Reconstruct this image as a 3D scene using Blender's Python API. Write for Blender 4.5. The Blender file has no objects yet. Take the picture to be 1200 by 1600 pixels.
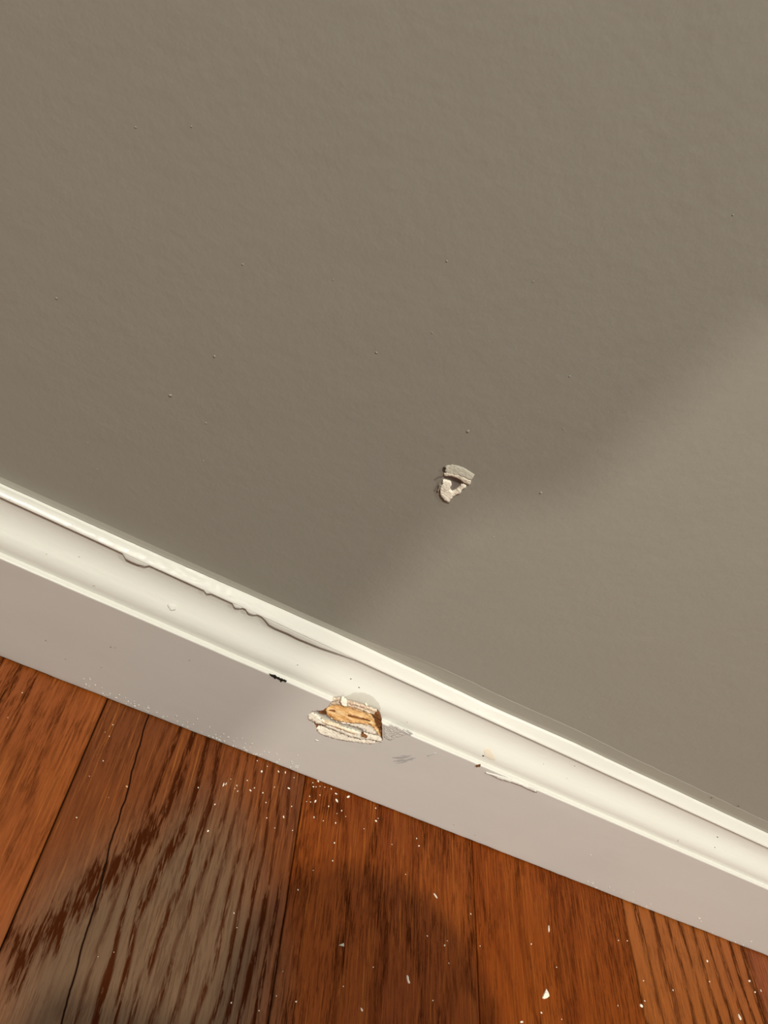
import bpy, bmesh, math, random
from mathutils import Vector, Matrix, noise
from mathutils.geometry import delaunay_2d_cdt
random.seed(7)
S = 0.37                       # metres per working unit (camera height above the floor)
C = bpy.context.scene.collection
scene = bpy.context.scene

# ------------------------------------------------------------------ camera
F = 1129.0
AX = Vector((0.84027667, 0.4508151, 0.30116583))     # along the wall  (in image axes x right, y down, z forward)
AY = Vector((0.05200455, -0.61995427, 0.78291265))   # into the wall
AZ = AX.cross(AY)                                    # up
cam_d = bpy.data.cameras.new('camera'); cam = bpy.data.objects.new('camera', cam_d); C.objects.link(cam)
M = Matrix(((AX.x, -AX.y, -AX.z, 0), (AY.x, -AY.y, -AY.z, 0), (AZ.x, -AZ.y, -AZ.z, S), (0, 0, 0, 1)))
cam.matrix_world = M
cam_d.sensor_fit = 'VERTICAL'; cam_d.sensor_height = 24.0; cam_d.lens = F * 24.0 / 1600.0
cam_d.clip_start = 0.01; cam_d.clip_end = 50
scene.camera = cam
YB = 0.6565                    # baseboard face
YW = YB + 0.052                # wall

def ray(px, py):
    r = Vector((px - 600, py - 800, F)); return Vector((r.dot(AX), r.dot(AY), r.dot(AZ)))
def on_y(px, py, y):           # point on a vertical plane, working units
    r = ray(px, py); t = y / r.y; return Vector((r.x * t, y, 1 + r.z * t))
def on_floor(px, py, z=0.0):
    r = ray(px, py); t = -(1 - z) / r.z; return Vector((r.x * t, r.y * t, z))

# ------------------------------------------------------------------ world, lamps, exposure
w = bpy.data.worlds.new('world'); scene.world = w; w.use_nodes = True
w.node_tree.nodes['Background'].inputs[0].default_value = (1.0, 0.93, 0.82, 1)
w.node_tree.nodes['Background'].inputs[1].default_value = 0.13
scene.view_settings.view_transform = 'Standard'; scene.view_settings.look = 'None'
scene.view_settings.gamma = 1; scene.view_settings.use_curve_mapping = False
scene.view_settings.exposure = 0.0
def lamp(name, loc, target, size, power, col):
    d = bpy.data.lights.new(name, 'AREA'); d.shape = 'DISK'; d.size = size; d.energy = power; d.color = col
    o = bpy.data.objects.new(name, d); C.objects.link(o); o.location = loc
    o.rotation_euler = (Vector(target) - Vector(loc)).to_track_quat('-Z', 'Y').to_euler()
    return o
WARM = (1.0, 0.955, 0.845)
lamp('ceiling_lamp', (-0.02, -0.26, 2.38), (0.1, -0.1, 0), 0.16, 6.5, WARM)          # nearly overhead
lamp('hall_lamp', (-0.45, -1.02, 2.38), (0.2, 0.2, 0.1), 0.055, 52.0, WARM)            # behind, to the left
lamp('right_fill_lamp', (1.7, -0.75, 2.38), (0.4, 0.2, 0.1), 0.10, 22.0, (1.0, .96, .88))   # added fill, brightens the wall towards the right
lamp('far_lamp', (-1.6, -4.6, 1.9), (0.2, 0.2, 0.2), 0.07, 80.0, (1.0, 0.90, 0.80))  # far behind left, through the added wall's opening

# ------------------------------------------------------------------ helpers
def new_obj(name, me, parent=None):
    o = bpy.data.objects.new(name, me); C.objects.link(o)
    if parent: o.parent = parent
    return o
def struct(o, label, cat):
    o['kind'] = 'structure'; o['label'] = label; o['category'] = cat; return o
def mesh_from(name, verts, faces, mats, smooth=True):
    me = bpy.data.meshes.new(name); me.from_pydata([tuple(v) for v in verts], [], faces); me.update()
    for m in mats: me.materials.append(m)
    if smooth: me.polygons.foreach_set('use_smooth', [True] * len(me.polygons))
    return me
def empty(name, loc=(0, 0, 0), parent=None):
    o = bpy.data.objects.new(name, None); C.objects.link(o); o.location = loc
    o.empty_display_size = 0.02
    if parent: o.parent = parent
    return o
def inside(p, poly):
    x, y = p; c = False; n = len(poly)
    for i in range(n):
        x1, y1 = poly[i]; x2, y2 = poly[(i + 1) % n]
        if (y1 > y) != (y2 > y) and x < (x2 - x1) * (y - y1) / (y2 - y1) + x1: c = not c
    return c
def edge_dist(p, poly):
    best = 1e9; P = Vector(p)
    for i in range(len(poly)):
        a = Vector(poly[i]); b = Vector(poly[(i + 1) % len(poly)]); ab = b - a
        t = max(0, min(1, (P - a).dot(ab) / max(ab.length_squared, 1e-12))); best = min(best, (P - a - ab * t).length)
    return best
def sstep(a, b, x):
    t = max(0, min(1, (x - a) / (b - a))); return t * t * (3 - 2 * t)
def N(x, y, z=0.0): return noise.noise(Vector((x, y, z)))
def jag(poly, step, amp, seed):
    out = []
    for i in range(len(poly)):
        a = Vector(poly[i]); b = Vector(poly[(i + 1) % len(poly)]); n = max(1, int((b - a).length / step))
        nrm = Vector((-(b - a).y, (b - a).x)).normalized() if (b - a).length > 0 else Vector((0, 0))
        for k in range(n):
            q = a.lerp(b, k / n); out.append(tuple(q + nrm * amp * 2 * N(q.x * 0.9, q.y * 0.9, seed)))
    return out

# ------------------------------------------------------------------ materials
def mat(name):
    m = bpy.data.materials.new(name); m.use_nodes = True
    return m, m.node_tree.nodes, m.node_tree.links, m.node_tree.nodes['Principled BSDF']
def nd(ns, t, **kw):
    n = ns.new(t)
    for k, v in kw.items(): setattr(n, k, v)
    return n
def paint(name, col, rough=0.4, spec=0.5, bumps=((300, .2, .0002),), var=0.03, coat=0.0, specks=None, stretch=(1, 1, 1)):
    m, ns, ln, b = mat(name)
    tc = nd(ns, 'ShaderNodeTexCoord')
    b.inputs['Roughness'].default_value = rough; b.inputs['Specular IOR Level'].default_value = spec
    nz = nd(ns, 'ShaderNodeTexNoise'); nz.inputs['Scale'].default_value = 18; nz.inputs['Detail'].default_value = 4
    ln.new(tc.outputs['Object'], nz.inputs['Vector'])
    mx = nd(ns, 'ShaderNodeMix', data_type='RGBA'); mx.inputs[6].default_value = (*[c * (1 - var) for c in col], 1); mx.inputs[7].default_value = (*[min(1, c * (1 + var)) for c in col], 1)
    ln.new(nz.outputs['Fac'], mx.inputs[0]); src = mx.outputs[2]
    if specks:
        sc, th, dark = specks
        n2 = nd(ns, 'ShaderNodeTexNoise'); n2.inputs['Scale'].default_value = sc; n2.inputs['Detail'].default_value = 1
        ln.new(tc.outputs['Object'], n2.inputs['Vector'])
        r = nd(ns, 'ShaderNodeMapRange'); r.inputs[1].default_value = th; r.inputs[2].default_value = th + .02
        ln.new(n2.outputs['Fac'], r.inputs[0])
        m2 = nd(ns, 'ShaderNodeMix', data_type='RGBA'); m2.inputs[7].default_value = (*dark, 1)
        ln.new(r.outputs[0], m2.inputs[0]); ln.new(src, m2.inputs[6]); src = m2.outputs[2]
    ln.new(src, b.inputs['Base Color'])
    prev = None
    mp = nd(ns, 'ShaderNodeMapping'); mp.inputs['Scale'].default_value = stretch; ln.new(tc.outputs['Object'], mp.inputs['Vector'])
    for sc, st, dist in bumps:
        n = nd(ns, 'ShaderNodeTexNoise'); n.inputs['Scale'].default_value = sc; n.inputs['Detail'].default_value = 2
        ln.new(mp.outputs[0], n.inputs['Vector'])
        bp = nd(ns, 'ShaderNodeBump'); bp.inputs['Strength'].default_value = st; bp.inputs['Distance'].default_value = dist
        ln.new(n.outputs['Fac'], bp.inputs['Height'])
        if prev: ln.new(prev.outputs[0], bp.inputs['Normal'])
        prev = bp
    if prev: ln.new(prev.outputs[0], b.inputs['Normal'])
    return m
M_wall = paint('wall_paint', (0.290, 0.277, 0.237), rough=0.5, spec=0.4, bumps=((230, .22, .0006), (600, .12, .0003), (40, .3, .0012)), var=0.015)
M_caulk = paint('caulk_paint', (0.30, 0.285, 0.24), rough=0.5, spec=0.35, bumps=((300, .3, .0004),), var=0.03)
M_trim = paint('trim_paint', (0.69, 0.685, 0.63), rough=0.33, spec=0.5, bumps=((420, .22, .0003), (70, .35, .0008)), var=0.02, specks=(520, .80, (.35, .3, .22)), stretch=(.35, 1, 1))
M_face = paint('trim_paint_shaded', (0.64, 0.62, 0.59), rough=0.42, spec=0.4, bumps=((180, .18, .0004), (40, .3, .001)), var=0.02, specks=(300, .83, (.25, .2, .16)), stretch=(.5, 1, 1))  # same white trim paint, its greyer, pinker shading put into the colour
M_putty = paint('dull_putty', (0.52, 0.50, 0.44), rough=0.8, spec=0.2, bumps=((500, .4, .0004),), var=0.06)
M_chipwhite = paint('torn_white', (0.86, 0.80, 0.68), rough=0.75, spec=0.25, bumps=((900, .7, .0006), (260, .6, .001)), var=0.12)
M_chipgrey = paint('torn_grey', (0.50, 0.47, 0.39), rough=0.6, spec=0.3, bumps=((900, .5, .0005),), var=0.08)
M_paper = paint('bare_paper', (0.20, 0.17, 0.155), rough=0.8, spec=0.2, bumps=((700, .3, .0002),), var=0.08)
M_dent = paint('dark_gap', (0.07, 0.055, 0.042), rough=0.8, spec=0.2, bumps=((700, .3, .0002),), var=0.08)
M_crumb = paint('paint_crumb', (0.85, 0.80, 0.68), rough=0.5, spec=0.5, bumps=((900, .4, .0003),), var=0.06)
M_tan = paint('wood_crumb', (0.62, 0.36, 0.16), rough=0.7, spec=0.3, bumps=((900, .4, .0003),), var=0.15)
M_grime = paint('black_grime', (0.012, 0.010, 0.008), rough=0.8, spec=0.2, bumps=((900, .5, .0003),), var=0.2)
M_smudge = paint('grey_scuff', (0.44, 0.435, 0.43), rough=0.5, spec=0.4, bumps=((900, .2, .0001),), var=0.2, stretch=(.3, 1, 1))
M_ceiling = paint('ceiling_paint', (0.8, 0.78, 0.72), rough=0.8, spec=0.2, bumps=((60, .2, .001),))

def raw_wood(name, c1, c2, c3):
    m, ns, ln, b = mat(name)
    tc = nd(ns, 'ShaderNodeTexCoord'); mp = nd(ns, 'ShaderNodeMapping'); mp.inputs['Scale'].default_value = (90, 500, 900); mp.inputs['Rotation'].default_value = (0, .0, 0)
    ln.new(tc.outputs['Object'], mp.inputs[0])
    n = nd(ns, 'ShaderNodeTexNoise'); n.inputs['Scale'].default_value = 1; n.inputs['Detail'].default_value = 5; n.inputs['Roughness'].default_value = .65
    ln.new(mp.outputs[0], n.inputs['Vector'])
    r = nd(ns, 'ShaderNodeValToRGB'); e = r.color_ramp.elements
    e[0].position = .34; e[0].color = (*c1, 1); e[1].position = .66; e[1].color = (*c3, 1); q = e.new(.47); q.color = (*c2, 1)
    ln.new(n.outputs['Fac'], r.inputs[0]); ln.new(r.outputs[0], b.inputs['Base Color'])
    b.inputs['Roughness'].default_value = .75; b.inputs['Specular IOR Level'].default_value = .2
    bp = nd(ns, 'ShaderNodeBump'); bp.inputs['Strength'].default_value = .8; bp.inputs['Distance'].default_value = .0008
    ln.new(n.outputs['Fac'], bp.inputs['Height']); ln.new(bp.outputs[0], b.inputs['Normal'])
    return m
M_wood = raw_wood('bare_wood', (.45, .19, .05), (.93, .55, .22), (.98, .78, .46))
M_woodpink = raw_wood('weathered_wood', (.34, .20, .13), (.62, .47, .35), (.78, .68, .54))
M_woodtan = raw_wood('tan_wood', (.60, .44, .26), (.80, .66, .46), (.88, .80, .64))
M_wooddark = raw_wood('dark_wood', (.05, .018, .006), (.16, .06, .018), (.28, .12, .04))

def floor_material():
    m, ns, ln, b = mat('varnished_oak')
    def math_(op, a, b_=None, c=None):
        n = nd(ns, 'ShaderNodeMath', operation=op)
        for i, v in enumerate((a, b_, c)):
            if v is None: continue
            if isinstance(v, (int, float)): n.inputs[i].default_value = v
            else: ln.new(v, n.inputs[i])
        return n.outputs[0]
    def rng(v, a, b_, c=0, d=1, smooth=True):
        n = nd(ns, 'ShaderNodeMapRange'); n.interpolation_type = 'SMOOTHSTEP' if smooth else 'LINEAR'
        ln.new(v, n.inputs[0])
        for i, q in enumerate((a, b_, c, d)):
            if isinstance(q, (int, float)): n.inputs[i + 1].default_value = q
            else: ln.new(q, n.inputs[i + 1])
        return n.outputs[0]
    def noise_(x, y, z, sx, sy, detail=2, rough=.5):
        cb = nd(ns, 'ShaderNodeCombineXYZ'); ln.new(math_('MULTIPLY', x, sx), cb.inputs[0]); ln.new(math_('MULTIPLY', y, sy), cb.inputs[1]); ln.new(z, cb.inputs[2])
        n = nd(ns, 'ShaderNodeTexNoise'); n.inputs['Scale'].default_value = 1; n.inputs['Detail'].default_value = detail; n.inputs['Roughness'].default_value = rough
        ln.new(cb.outputs[0], n.inputs['Vector']); return n.outputs['Fac']
    def mixc(f, a, b_):
        n = nd(ns, 'ShaderNodeMix', data_type='RGBA')
        if isinstance(f, (int, float)): n.inputs[0].default_value = f
        else: ln.new(f, n.inputs[0])
        for i, v in ((6, a), (7, b_)):
            if isinstance(v, tuple): n.inputs[i].default_value = (*v, 1)
            else: ln.new(v, n.inputs[i])
        return n.outputs[2]
    tc = nd(ns, 'ShaderNodeTexCoord'); sp = nd(ns, 'ShaderNodeSeparateXYZ'); ln.new(tc.outputs['Object'], sp.inputs[0])
    X = math_('MULTIPLY', sp.outputs[0], 1 / S); Y = math_('MULTIPLY', sp.outputs[1], 1 / S)
    at = lambda n: nd(ns, 'ShaderNodeAttribute', attribute_name=n)
    P = at('grain'); ps = nd(ns, 'ShaderNodeSeparateXYZ'); ln.new(P.outputs['Vector'], ps.inputs[0])
    freq, amp, strength = ps.outputs
    Q = at('plank'); qs = nd(ns, 'ShaderNodeSeparateXYZ'); ln.new(Q.outputs['Vector'], qs.inputs[0])
    pid, streak, crackm = qs.outputs
    tn = at('tone'); col = tn.outputs['Color']; gloss = tn.outputs['Alpha']
    warp = noise_(X, Y, pid, 5.0, 1.5, 2)
    warp2 = noise_(X, Y, math_('ADD', pid, 3.3), 22.0, 5.0, 2)
    xr = math_('ADD', X, math_('MULTIPLY', math_('SUBTRACT', warp, .5), amp))
    xr = math_('ADD', xr, math_('MULTIPLY', math_('SUBTRACT', warp2, .5), .022))
    ring = math_('SINE', math_('MULTIPLY', xr, math_('MULTIPLY', freq, 6.283)))
    ring = rng(ring, -.15, .95)
    ring = math_('MULTIPLY', ring, rng(noise_(X, Y, math_('ADD', pid, 9.1), 7, 2.2, 2), .36, .56, .6, 1))
    # dashes: short dark pores strung along the grain
    pores = noise_(X, Y, pid, 250, 24, 3, .6)
    pores2 = noise_(X, Y, math_('ADD', pid, 5.5), 160, 17, 4, .7)
    po = math_('ADD', rng(pores, .46, .54), rng(pores2, .48, .58))
    po = math_('MINIMUM', po, 1.0)
    dark = math_('MULTIPLY', math_('MULTIPLY', ring, strength), math_('ADD', .14, math_('MULTIPLY', po, .86)))
    xs_ = rng(X, .185, .235, .12, 1); keep = math_('ADD', math_('MULTIPLY', xs_, crackm), math_('SUBTRACT', 1.0, crackm)); dark = math_('MULTIPLY', dark, keep)
    def seg(ax, ay, bx, by):      # distance to a segment across the board
        dx, dy = bx - ax, by - ay; L2 = dx * dx + dy * dy
        t = math_('DIVIDE', math_('ADD', math_('MULTIPLY', math_('SUBTRACT', X, ax), dx), math_('MULTIPLY', math_('SUBTRACT', Y, ay), dy)), L2)
        t = nd(ns, 'ShaderNodeClamp').inputs[0].node if False else math_('MINIMUM', math_('MAXIMUM', t, 0.0), 1.0)
        ex = math_('SUBTRACT', X, math_('ADD', ax, math_('MULTIPLY', t, dx))); ey = math_('MULTIPLY', math_('SUBTRACT', Y, math_('ADD', ay, math_('MULTIPLY', t, dy))), .55)
        return math_('SQRT', math_('ADD', math_('MULTIPLY', ex, ex), math_('MULTIPLY', ey, ey)))
    kn = math_('MINIMUM', math_('MINIMUM', seg(.232, .485, .195, .43), seg(.19, .43, .165, .37)), seg(.155, .345, .128, .315))
    kn = math_('ADD', kn, math_('MULTIPLY', math_('SUBTRACT', noise_(X, Y, math_('ADD', pid, 21.0), 70, 13, 4, .7), .5), .085))
    knot = math_('MULTIPLY', math_('MULTIPLY', rng(kn, .004, .022, 1, 0), crackm), math_('ADD', .25, math_('MULTIPLY', po, .75)))
    dark = math_('MAXIMUM', dark, knot)
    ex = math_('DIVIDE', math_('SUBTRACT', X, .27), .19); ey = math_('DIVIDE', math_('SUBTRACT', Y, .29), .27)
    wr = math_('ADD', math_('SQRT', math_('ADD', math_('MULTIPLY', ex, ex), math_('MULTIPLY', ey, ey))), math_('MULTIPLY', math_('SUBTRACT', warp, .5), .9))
    sheen_tint = math_('MULTIPLY', rng(wr, .55, 1.15, 1, 0), .85)  # greyish sheen on the left boards, put into the colour as a patch
    fine = math_('MULTIPLY', math_('MULTIPLY', rng(noise_(X, Y, math_('ADD', pid, 1.7), 340, 23, 4, .75), .46, .60), rng(noise_(X, Y, math_('ADD', pid, 31.7), 14, 7, 3, .6), .32, .6, .35, 1)), streak)
    dark = math_('MINIMUM', math_('ADD', dark, math_('MULTIPLY', fine, .72)), 1.0)
    # split running down one board
    cw = math_('ADD', math_('ADD', 0.2145, math_('MULTIPLY', Y, -.067)), math_('MULTIPLY', math_('SUBTRACT', noise_(Y, Y, pid, 14, 14, 3), .5), .010))
    crack = math_('MULTIPLY', rng(math_('ABSOLUTE', math_('SUBTRACT', X, cw)), .0004, .0019, 1, 0), crackm)
    big = noise_(X, Y, math_('ADD', pid, 12.), 9, 2.5, 3)
    light = mixc(rng(big, .3, .7), col, mixc(.5, col, (.26, .060, .004)))
    vein = rng(noise_(X, Y, math_('ADD', pid, 2.2), 420, 9, 2, .6), .5, .75, 0, .6)
    light = mixc(vein, light, (.34, .105, .012))
    light = mixc(sheen_tint, light, (.125, .078, .042))
    c = mixc(dark, light, (.045, .0095, .0014))
    c = mixc(crack, c, (.010, .003, .001))
    ln.new(c, b.inputs['Base Color'])
    rgh = math_('ADD', .40, math_('MULTIPLY', dark, .2)); ln.new(rgh, b.inputs['Roughness'])
    b.inputs['IOR'].default_value = 1.6; b.inputs['Coat IOR'].default_value = 1.7; b.inputs['Coat Roughness'].default_value = .36
    spc = math_('MULTIPLY', math_('SUBTRACT', 1.0, math_('MULTIPLY', math_('MAXIMUM', dark, crack), .92)), .95); spc = math_('MULTIPLY', spc, gloss); ln.new(spc, b.inputs['Specular IOR Level']); ln.new(spc, b.inputs['Coat Weight'])
    h = math_('SUBTRACT', math_('MULTIPLY', fine, -.3), math_('ADD', dark, math_('MULTIPLY', crack, 3)))
    bp = nd(ns, 'ShaderNodeBump'); bp.inputs['Strength'].default_value = .45; bp.inputs['Distance'].default_value = .00035
    ln.new(h, bp.inputs['Height']); ln.new(bp.outputs[0], b.inputs['Normal'])
    return m
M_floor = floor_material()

# ------------------------------------------------------------------ floor: boards run at right angles to the wall
seams = [-3.65, -3.30, -2.96, -2.62, -2.28, -1.93, -1.59, -1.25, -0.92, -0.58, -0.24, 0.105, 0.448, 0.790, 1.152, 1.497, 1.84, 2.18, 2.53, 2.87, 3.21, 3.56, 3.9, 4.25]
look = {   # start seam : tone + sheen of the finish, (freq, ring warp, strength), (streak, crack)
    -0.24: ((.205, .046, .002, .22), (15, .60, .50), (1.0, 0)),
    0.105: ((.112, .025, .0012, .20), (50, .11, 1.0), (.60, 1)),
    0.448: ((.140, .026, .0010, .10), (13, .60, .45), (.9, 0)),
    0.790: ((.165, .030, .0010, .08), (11, .55, .35), (.85, 0)),
    1.152: ((.27, .072, .006, .18), (27, .10, .85), (.55, 0)),
    1.497: ((.20, .040, .004, .2), (14, .30, .5), (.7, 0)),
}
bm = bmesh.new(); g_l = bm.faces.layers.float_vector.new('grain'); p_l = bm.faces.layers.float_vector.new('plank'); t_l = bm.faces.layers.float_color.new('tone')
for i in range(len(seams) - 1):
    a, b_ = seams[i] + .0011, seams[i + 1] - .0007
    tone, gr, sc = look.get(seams[i], ((.24 + .1 * random.random(), .06, .006, .4), (10 + 8 * random.random(), .4, .5), (.7, 0)))
    slices = [(-5.6, 0.69)]
    for y0, y1 in slices:
        e = .0022; z0 = -.04; top = 0.0; dz = -.0016
        prof = [(a, z0), (a, dz), (a + e * .35, dz * .3), (a + e, top), (b_ - e, top), (b_ - e * .35, dz * .3), (b_, dz), (b_, z0)]
        v0 = [bm.verts.new((x * S, y0 * S, z * S)) for x, z in prof]; v1 = [bm.verts.new((x * S, y1 * S, z * S)) for x, z in prof]
        fs = [bm.faces.new((v0[k], v0[k + 1], v1[k + 1], v1[k])) for k in range(len(prof) - 1)]
        fs.append(bm.faces.new((v0[-1], v0[0], v1[0], v1[-1]))); fs.append(bm.faces.new(list(reversed(v0)))); fs.append(bm.faces.new(v1))
        for f in fs:
            f[g_l] = Vector(gr); f[p_l] = Vector((i * 1.37, sc[0], sc[1])); f[t_l] = (*tone[:3], tone[3] if len(tone) > 3 else .3)
bmesh.ops.recalc_face_normals(bm, faces=bm.faces)
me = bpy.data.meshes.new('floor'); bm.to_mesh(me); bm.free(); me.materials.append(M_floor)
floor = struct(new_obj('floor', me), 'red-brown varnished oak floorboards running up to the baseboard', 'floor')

# ------------------------------------------------------------------ wall with the torn patch cut into it
def px_poly(pts, ox, oy, sc, y):
    out = []
    for x, yy in pts:
        p = on_y(ox + x / sc, oy + yy / sc, y); out.append((p.x, p.z))
    return out
hole_px = [(410, 400), (470, 392), (560, 398), (650, 425), (720, 460), (760, 500), (750, 555), (700, 620), (640, 670), (570, 700), (520, 680), (505, 650), (470, 560), (400, 470)]
hole = px_poly(hole_px, 660, 710, 12, YW)
def wall_mesh():
    vs = [Vector((-3.6, .0)), Vector((4.2, .0)), Vector((4.2, 6.6)), Vector((-3.6, 6.6))]
    n0 = len(vs); vs += [Vector(h) for h in hole]; n = len(hole)
    ed = [(0, 1), (1, 2), (2, 3), (3, 0)] + [(n0 + i, n0 + (i + 1) % n) for i in range(n)]
    v, e, f, *_ = delaunay_2d_cdt(vs, ed, [], 0, 1e-7)
    verts = [(p.x * S, YW * S, p.y * S) for p in v]; faces = []
    for t in f:
        c = sum((v[i] for i in t), Vector((0, 0))) / len(t)
        if not inside(c, hole): faces.append(tuple(t))
    # recess: side walls and a dished paper bottom
    base = len(verts); cc = sum((Vector(h) for h in hole), Vector((0, 0))) / n
    ring = [min(range(len(v)), key=lambda k, h=h: (v[k] - Vector(h)).length) for h in hole]
    for h in hole:
        q = cc.lerp(Vector(h), .97); verts.append((q.x * S, YW * S + .0007, q.y * S))
    for i in range(n): faces.append((ring[i], ring[(i + 1) % n], base + (i + 1) % n, base + i))
    k0 = len(faces); verts.append((cc.x * S, YW * S + .0012, cc.y * S))
    for i in range(n): faces.append((base + i, base + (i + 1) % n, len(verts) - 1))
    # back side so the wall has thickness
    b0 = len(verts)
    for x, z in ((-3.6, 0), (4.2, 0), (4.2, 6.6), (-3.6, 6.6)): verts.append((x * S, YW * S + .1, z * S))
    faces += [(b0, b0 + 1, b0 + 2, b0 + 3)] + [(j, (j + 1) % 4, b0 + (j + 1) % 4, b0 + j) for j in range(4)]
    me = mesh_from('wall_back', verts, faces, [M_wall, M_paper], smooth=False)
    for i in range(k0 - 0, k0 + n): me.polygons[i].material_index = 1
    bm = bmesh.new(); bm.from_mesh(me); bmesh.ops.recalc_face_normals(bm, faces=bm.faces)
    # paint nibs: small raised drops in the wall paint
    for x, y, r in NIBS:
        r *= .9
        p = on_y(x, y, YW) * S
        ret = bmesh.ops.create_icosphere(bm, subdivisions=2, radius=1, matrix=Matrix.Translation(p) @ Matrix.Rotation(random.random() * 3, 4, 'Y') @ Matrix.Diagonal((r, r * .55, r * .8, 1)))
        for vv in ret['verts']:
            for f in vv.link_faces: f.smooth = True
    bm.to_mesh(me); bm.free()
    return me
NIBS = [(731, 674, .0009), (266, 618, .0009), (88, 466, .0006), (322, 661, .0006), (152, 733, .0004), (771, 839, .0005), (335, 557, .0007), (379, 413, .0005), (212, 199, .0004),
        (299, 198, .0004), (588, 551, .0006), (890, 588, .0005), (137, 692, .0004), (317, 720, .0005), (675, 520, .0004), (698, 408, .0005), (833, 440, .0004), (520, 437, .0004),
        (845, 770, .0008), (921, 1122, .0007), (880, 670, .0004), (1145, 336, .0004), (240, 815, .0004)]
wall = struct(new_obj('wall_back', wall_mesh()), 'greige painted wall with a small torn chip above the white trim', 'wall')

# relief(): an irregular solid piece lying on a vertical plane; outline, thickness and tilt are its own
def relief(name, pts, y, front, mats, parent=None, seed=1.0, back=.0012, rough=.0003, step=5.0, jg=2.0, cell=None, dens=None, ox=0, oy=0, sc=1.0, rim=.35):
    """front(s) -> metres standing proud of plane y; s = 0 at the upper rim .. 1 at the lower rim of the piece"""
    pp = jag(pts, step, jg, seed)
    pl = [Vector(q) for q in px_poly(pp, ox, oy, sc, y)]
    tup = [tuple(q) for q in pl]
    xs = [q.x for q in pl]; zs = [q.y for q in pl]
    d = dens or max(max(xs) - min(xs), max(zs) - min(zs)) / 38
    ptsin = list(pl); n = len(pl)
    x = min(xs)
    while x < max(xs):
        z = min(zs)
        while z < max(zs):
            q = (x + random.uniform(-.3, .3) * d, z + random.uniform(-.3, .3) * d)
            if inside(q, tup) and edge_dist(q, tup) > d * .45: ptsin.append(Vector(q))
            z += d
        x += d
    v, e, f, *_ = delaunay_2d_cdt(ptsin, [(i, (i + 1) % n) for i in range(n)], [], 0, 1e-8)
    f = [t for t in f if inside(sum((v[i] for i in t), Vector((0, 0))) / len(t), tup)]
    # local upper/lower rim at each x
    def span(x):
        hit = []
        for i in range(n):
            a, b = pl[i], pl[(i + 1) % n]
            if (a.x > x) != (b.x > x): hit.append(a.y + (b.y - a.y) * (x - a.x) / (b.x - a.x))
        return (min(hit), max(hit)) if len(hit) > 1 else None
    verts = []
    for q in v:
        sp = span(q.x); s = .5 if not sp or sp[1] - sp[0] < 1e-6 else (sp[1] - q.y) / (sp[1] - sp[0])
        s = max(0, min(1, s)); off = front(s) if callable(front) else front
        ed = edge_dist((q.x, q.y), tup); off *= (1 - rim) + rim * sstep(0, d * 1.6, ed)
        off += rough * (N(q.x * S * 500, q.y * S * 1900, seed) + .8 * N(q.x * S * 1400, q.y * S * 3800, seed + 4) + .5 * N(q.x * S * 3500, q.y * S * 6000, seed + 9))
        verts.append((q.x * S, y * S - off, q.y * S))
    faces = [tuple(t) for t in f]; nv = len(v)
    # outline vertices, in order, for the skirt
    edges = {}
    for t in f:
        for i in range(len(t)):
            a, b = t[i], t[(i + 1) % len(t)]; k = (min(a, b), max(a, b)); edges.setdefault(k, []).append((a, b))
    bmap = {}
    for k, l in edges.items():
        if len(l) == 1:
            a, b = l[0]
            for q in (a, b):
                if q not in bmap: bmap[q] = len(verts); verts.append((v[q].x * S, y * S + back, v[q].y * S))
            faces.append((b, a, bmap[a], bmap[b]))
    me = mesh_from(name, verts, faces, mats)
    bm = bmesh.new(); bm.from_mesh(me); bmesh.ops.recalc_face_normals(bm, faces=bm.faces); bm.to_mesh(me); bm.free()
    o = new_obj(name, me, parent)
    return o

K = dict(ox=660, oy=710, sc=12, parent=wall, step=11, jg=8, rim=.15)
o = relief('torn_paper_flap', [(430, 225), (470, 205), (560, 195), (680, 215), (790, 255), (870, 310), (980, 375), (960, 410), (905, 455), (850, 440), (760, 400), (640, 355), (540, 340), (455, 325), (420, 290), (440, 255)],
           YW, lambda s: .0004 + .0009 * s, [M_chipgrey], seed=3.1, rough=.00012, **K); o['label'] = 'dull grey upper flap of the torn patch'
o = relief('torn_paper_rim', [(400, 350), (450, 318), (540, 330), (640, 350), (740, 390), (830, 430), (905, 462), (905, 510), (875, 550), (810, 535), (750, 490), (700, 450), (620, 415), (540, 392), (450, 392), (405, 385)],
           YW, lambda s: .0013 - .0004 * s, [M_chipwhite], seed=5.1, rough=.00012, **K); o['label'] = 'cream torn rim under the grey flap'
o = relief('torn_paper_curl', [(385, 465), (430, 480), (480, 500), (540, 530), (548, 560), (520, 600), (520, 660), (560, 695), (620, 672), (690, 620), (740, 560), (770, 540), (815, 570), (812, 600), (760, 630), (730, 650), (715, 700), (660, 715), (610, 755), (575, 765), (560, 800), (530, 815), (515, 865), (480, 872), (420, 830), (370, 780), (335, 720), (335, 640), (360, 570), (385, 530)],
           YW, lambda s: .0006 + .0007 * s, [M_chipwhite], seed=8.1, rough=.0002, **K); o['label'] = 'cream curled lower edge of the torn patch'
o = relief('slit_shadow', [(225, 470), (270, 425), (330, 400), (385, 405), (385, 425), (330, 440), (270, 465), (235, 495)], YW, lambda s: .0001, [M_paper], seed=2.1, rough=.00003, **K)  # flat dark sliver: shadow slit left of the tear, put in as colour
o = relief('slit_shadow', [(290, 510), (300, 560), (270, 640), (230, 690), (215, 685), (255, 620), (280, 560)], YW, lambda s: .0001, [M_paper], seed=2.7, rough=.00003, **K)
o = relief('paint_ridge', [(310, 560), (350, 530), (355, 590), (325, 640), (300, 690), (280, 670), (300, 620)], YW, lambda s: .0009, [M_wall], seed=2.9, rough=.0001, **K)
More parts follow.
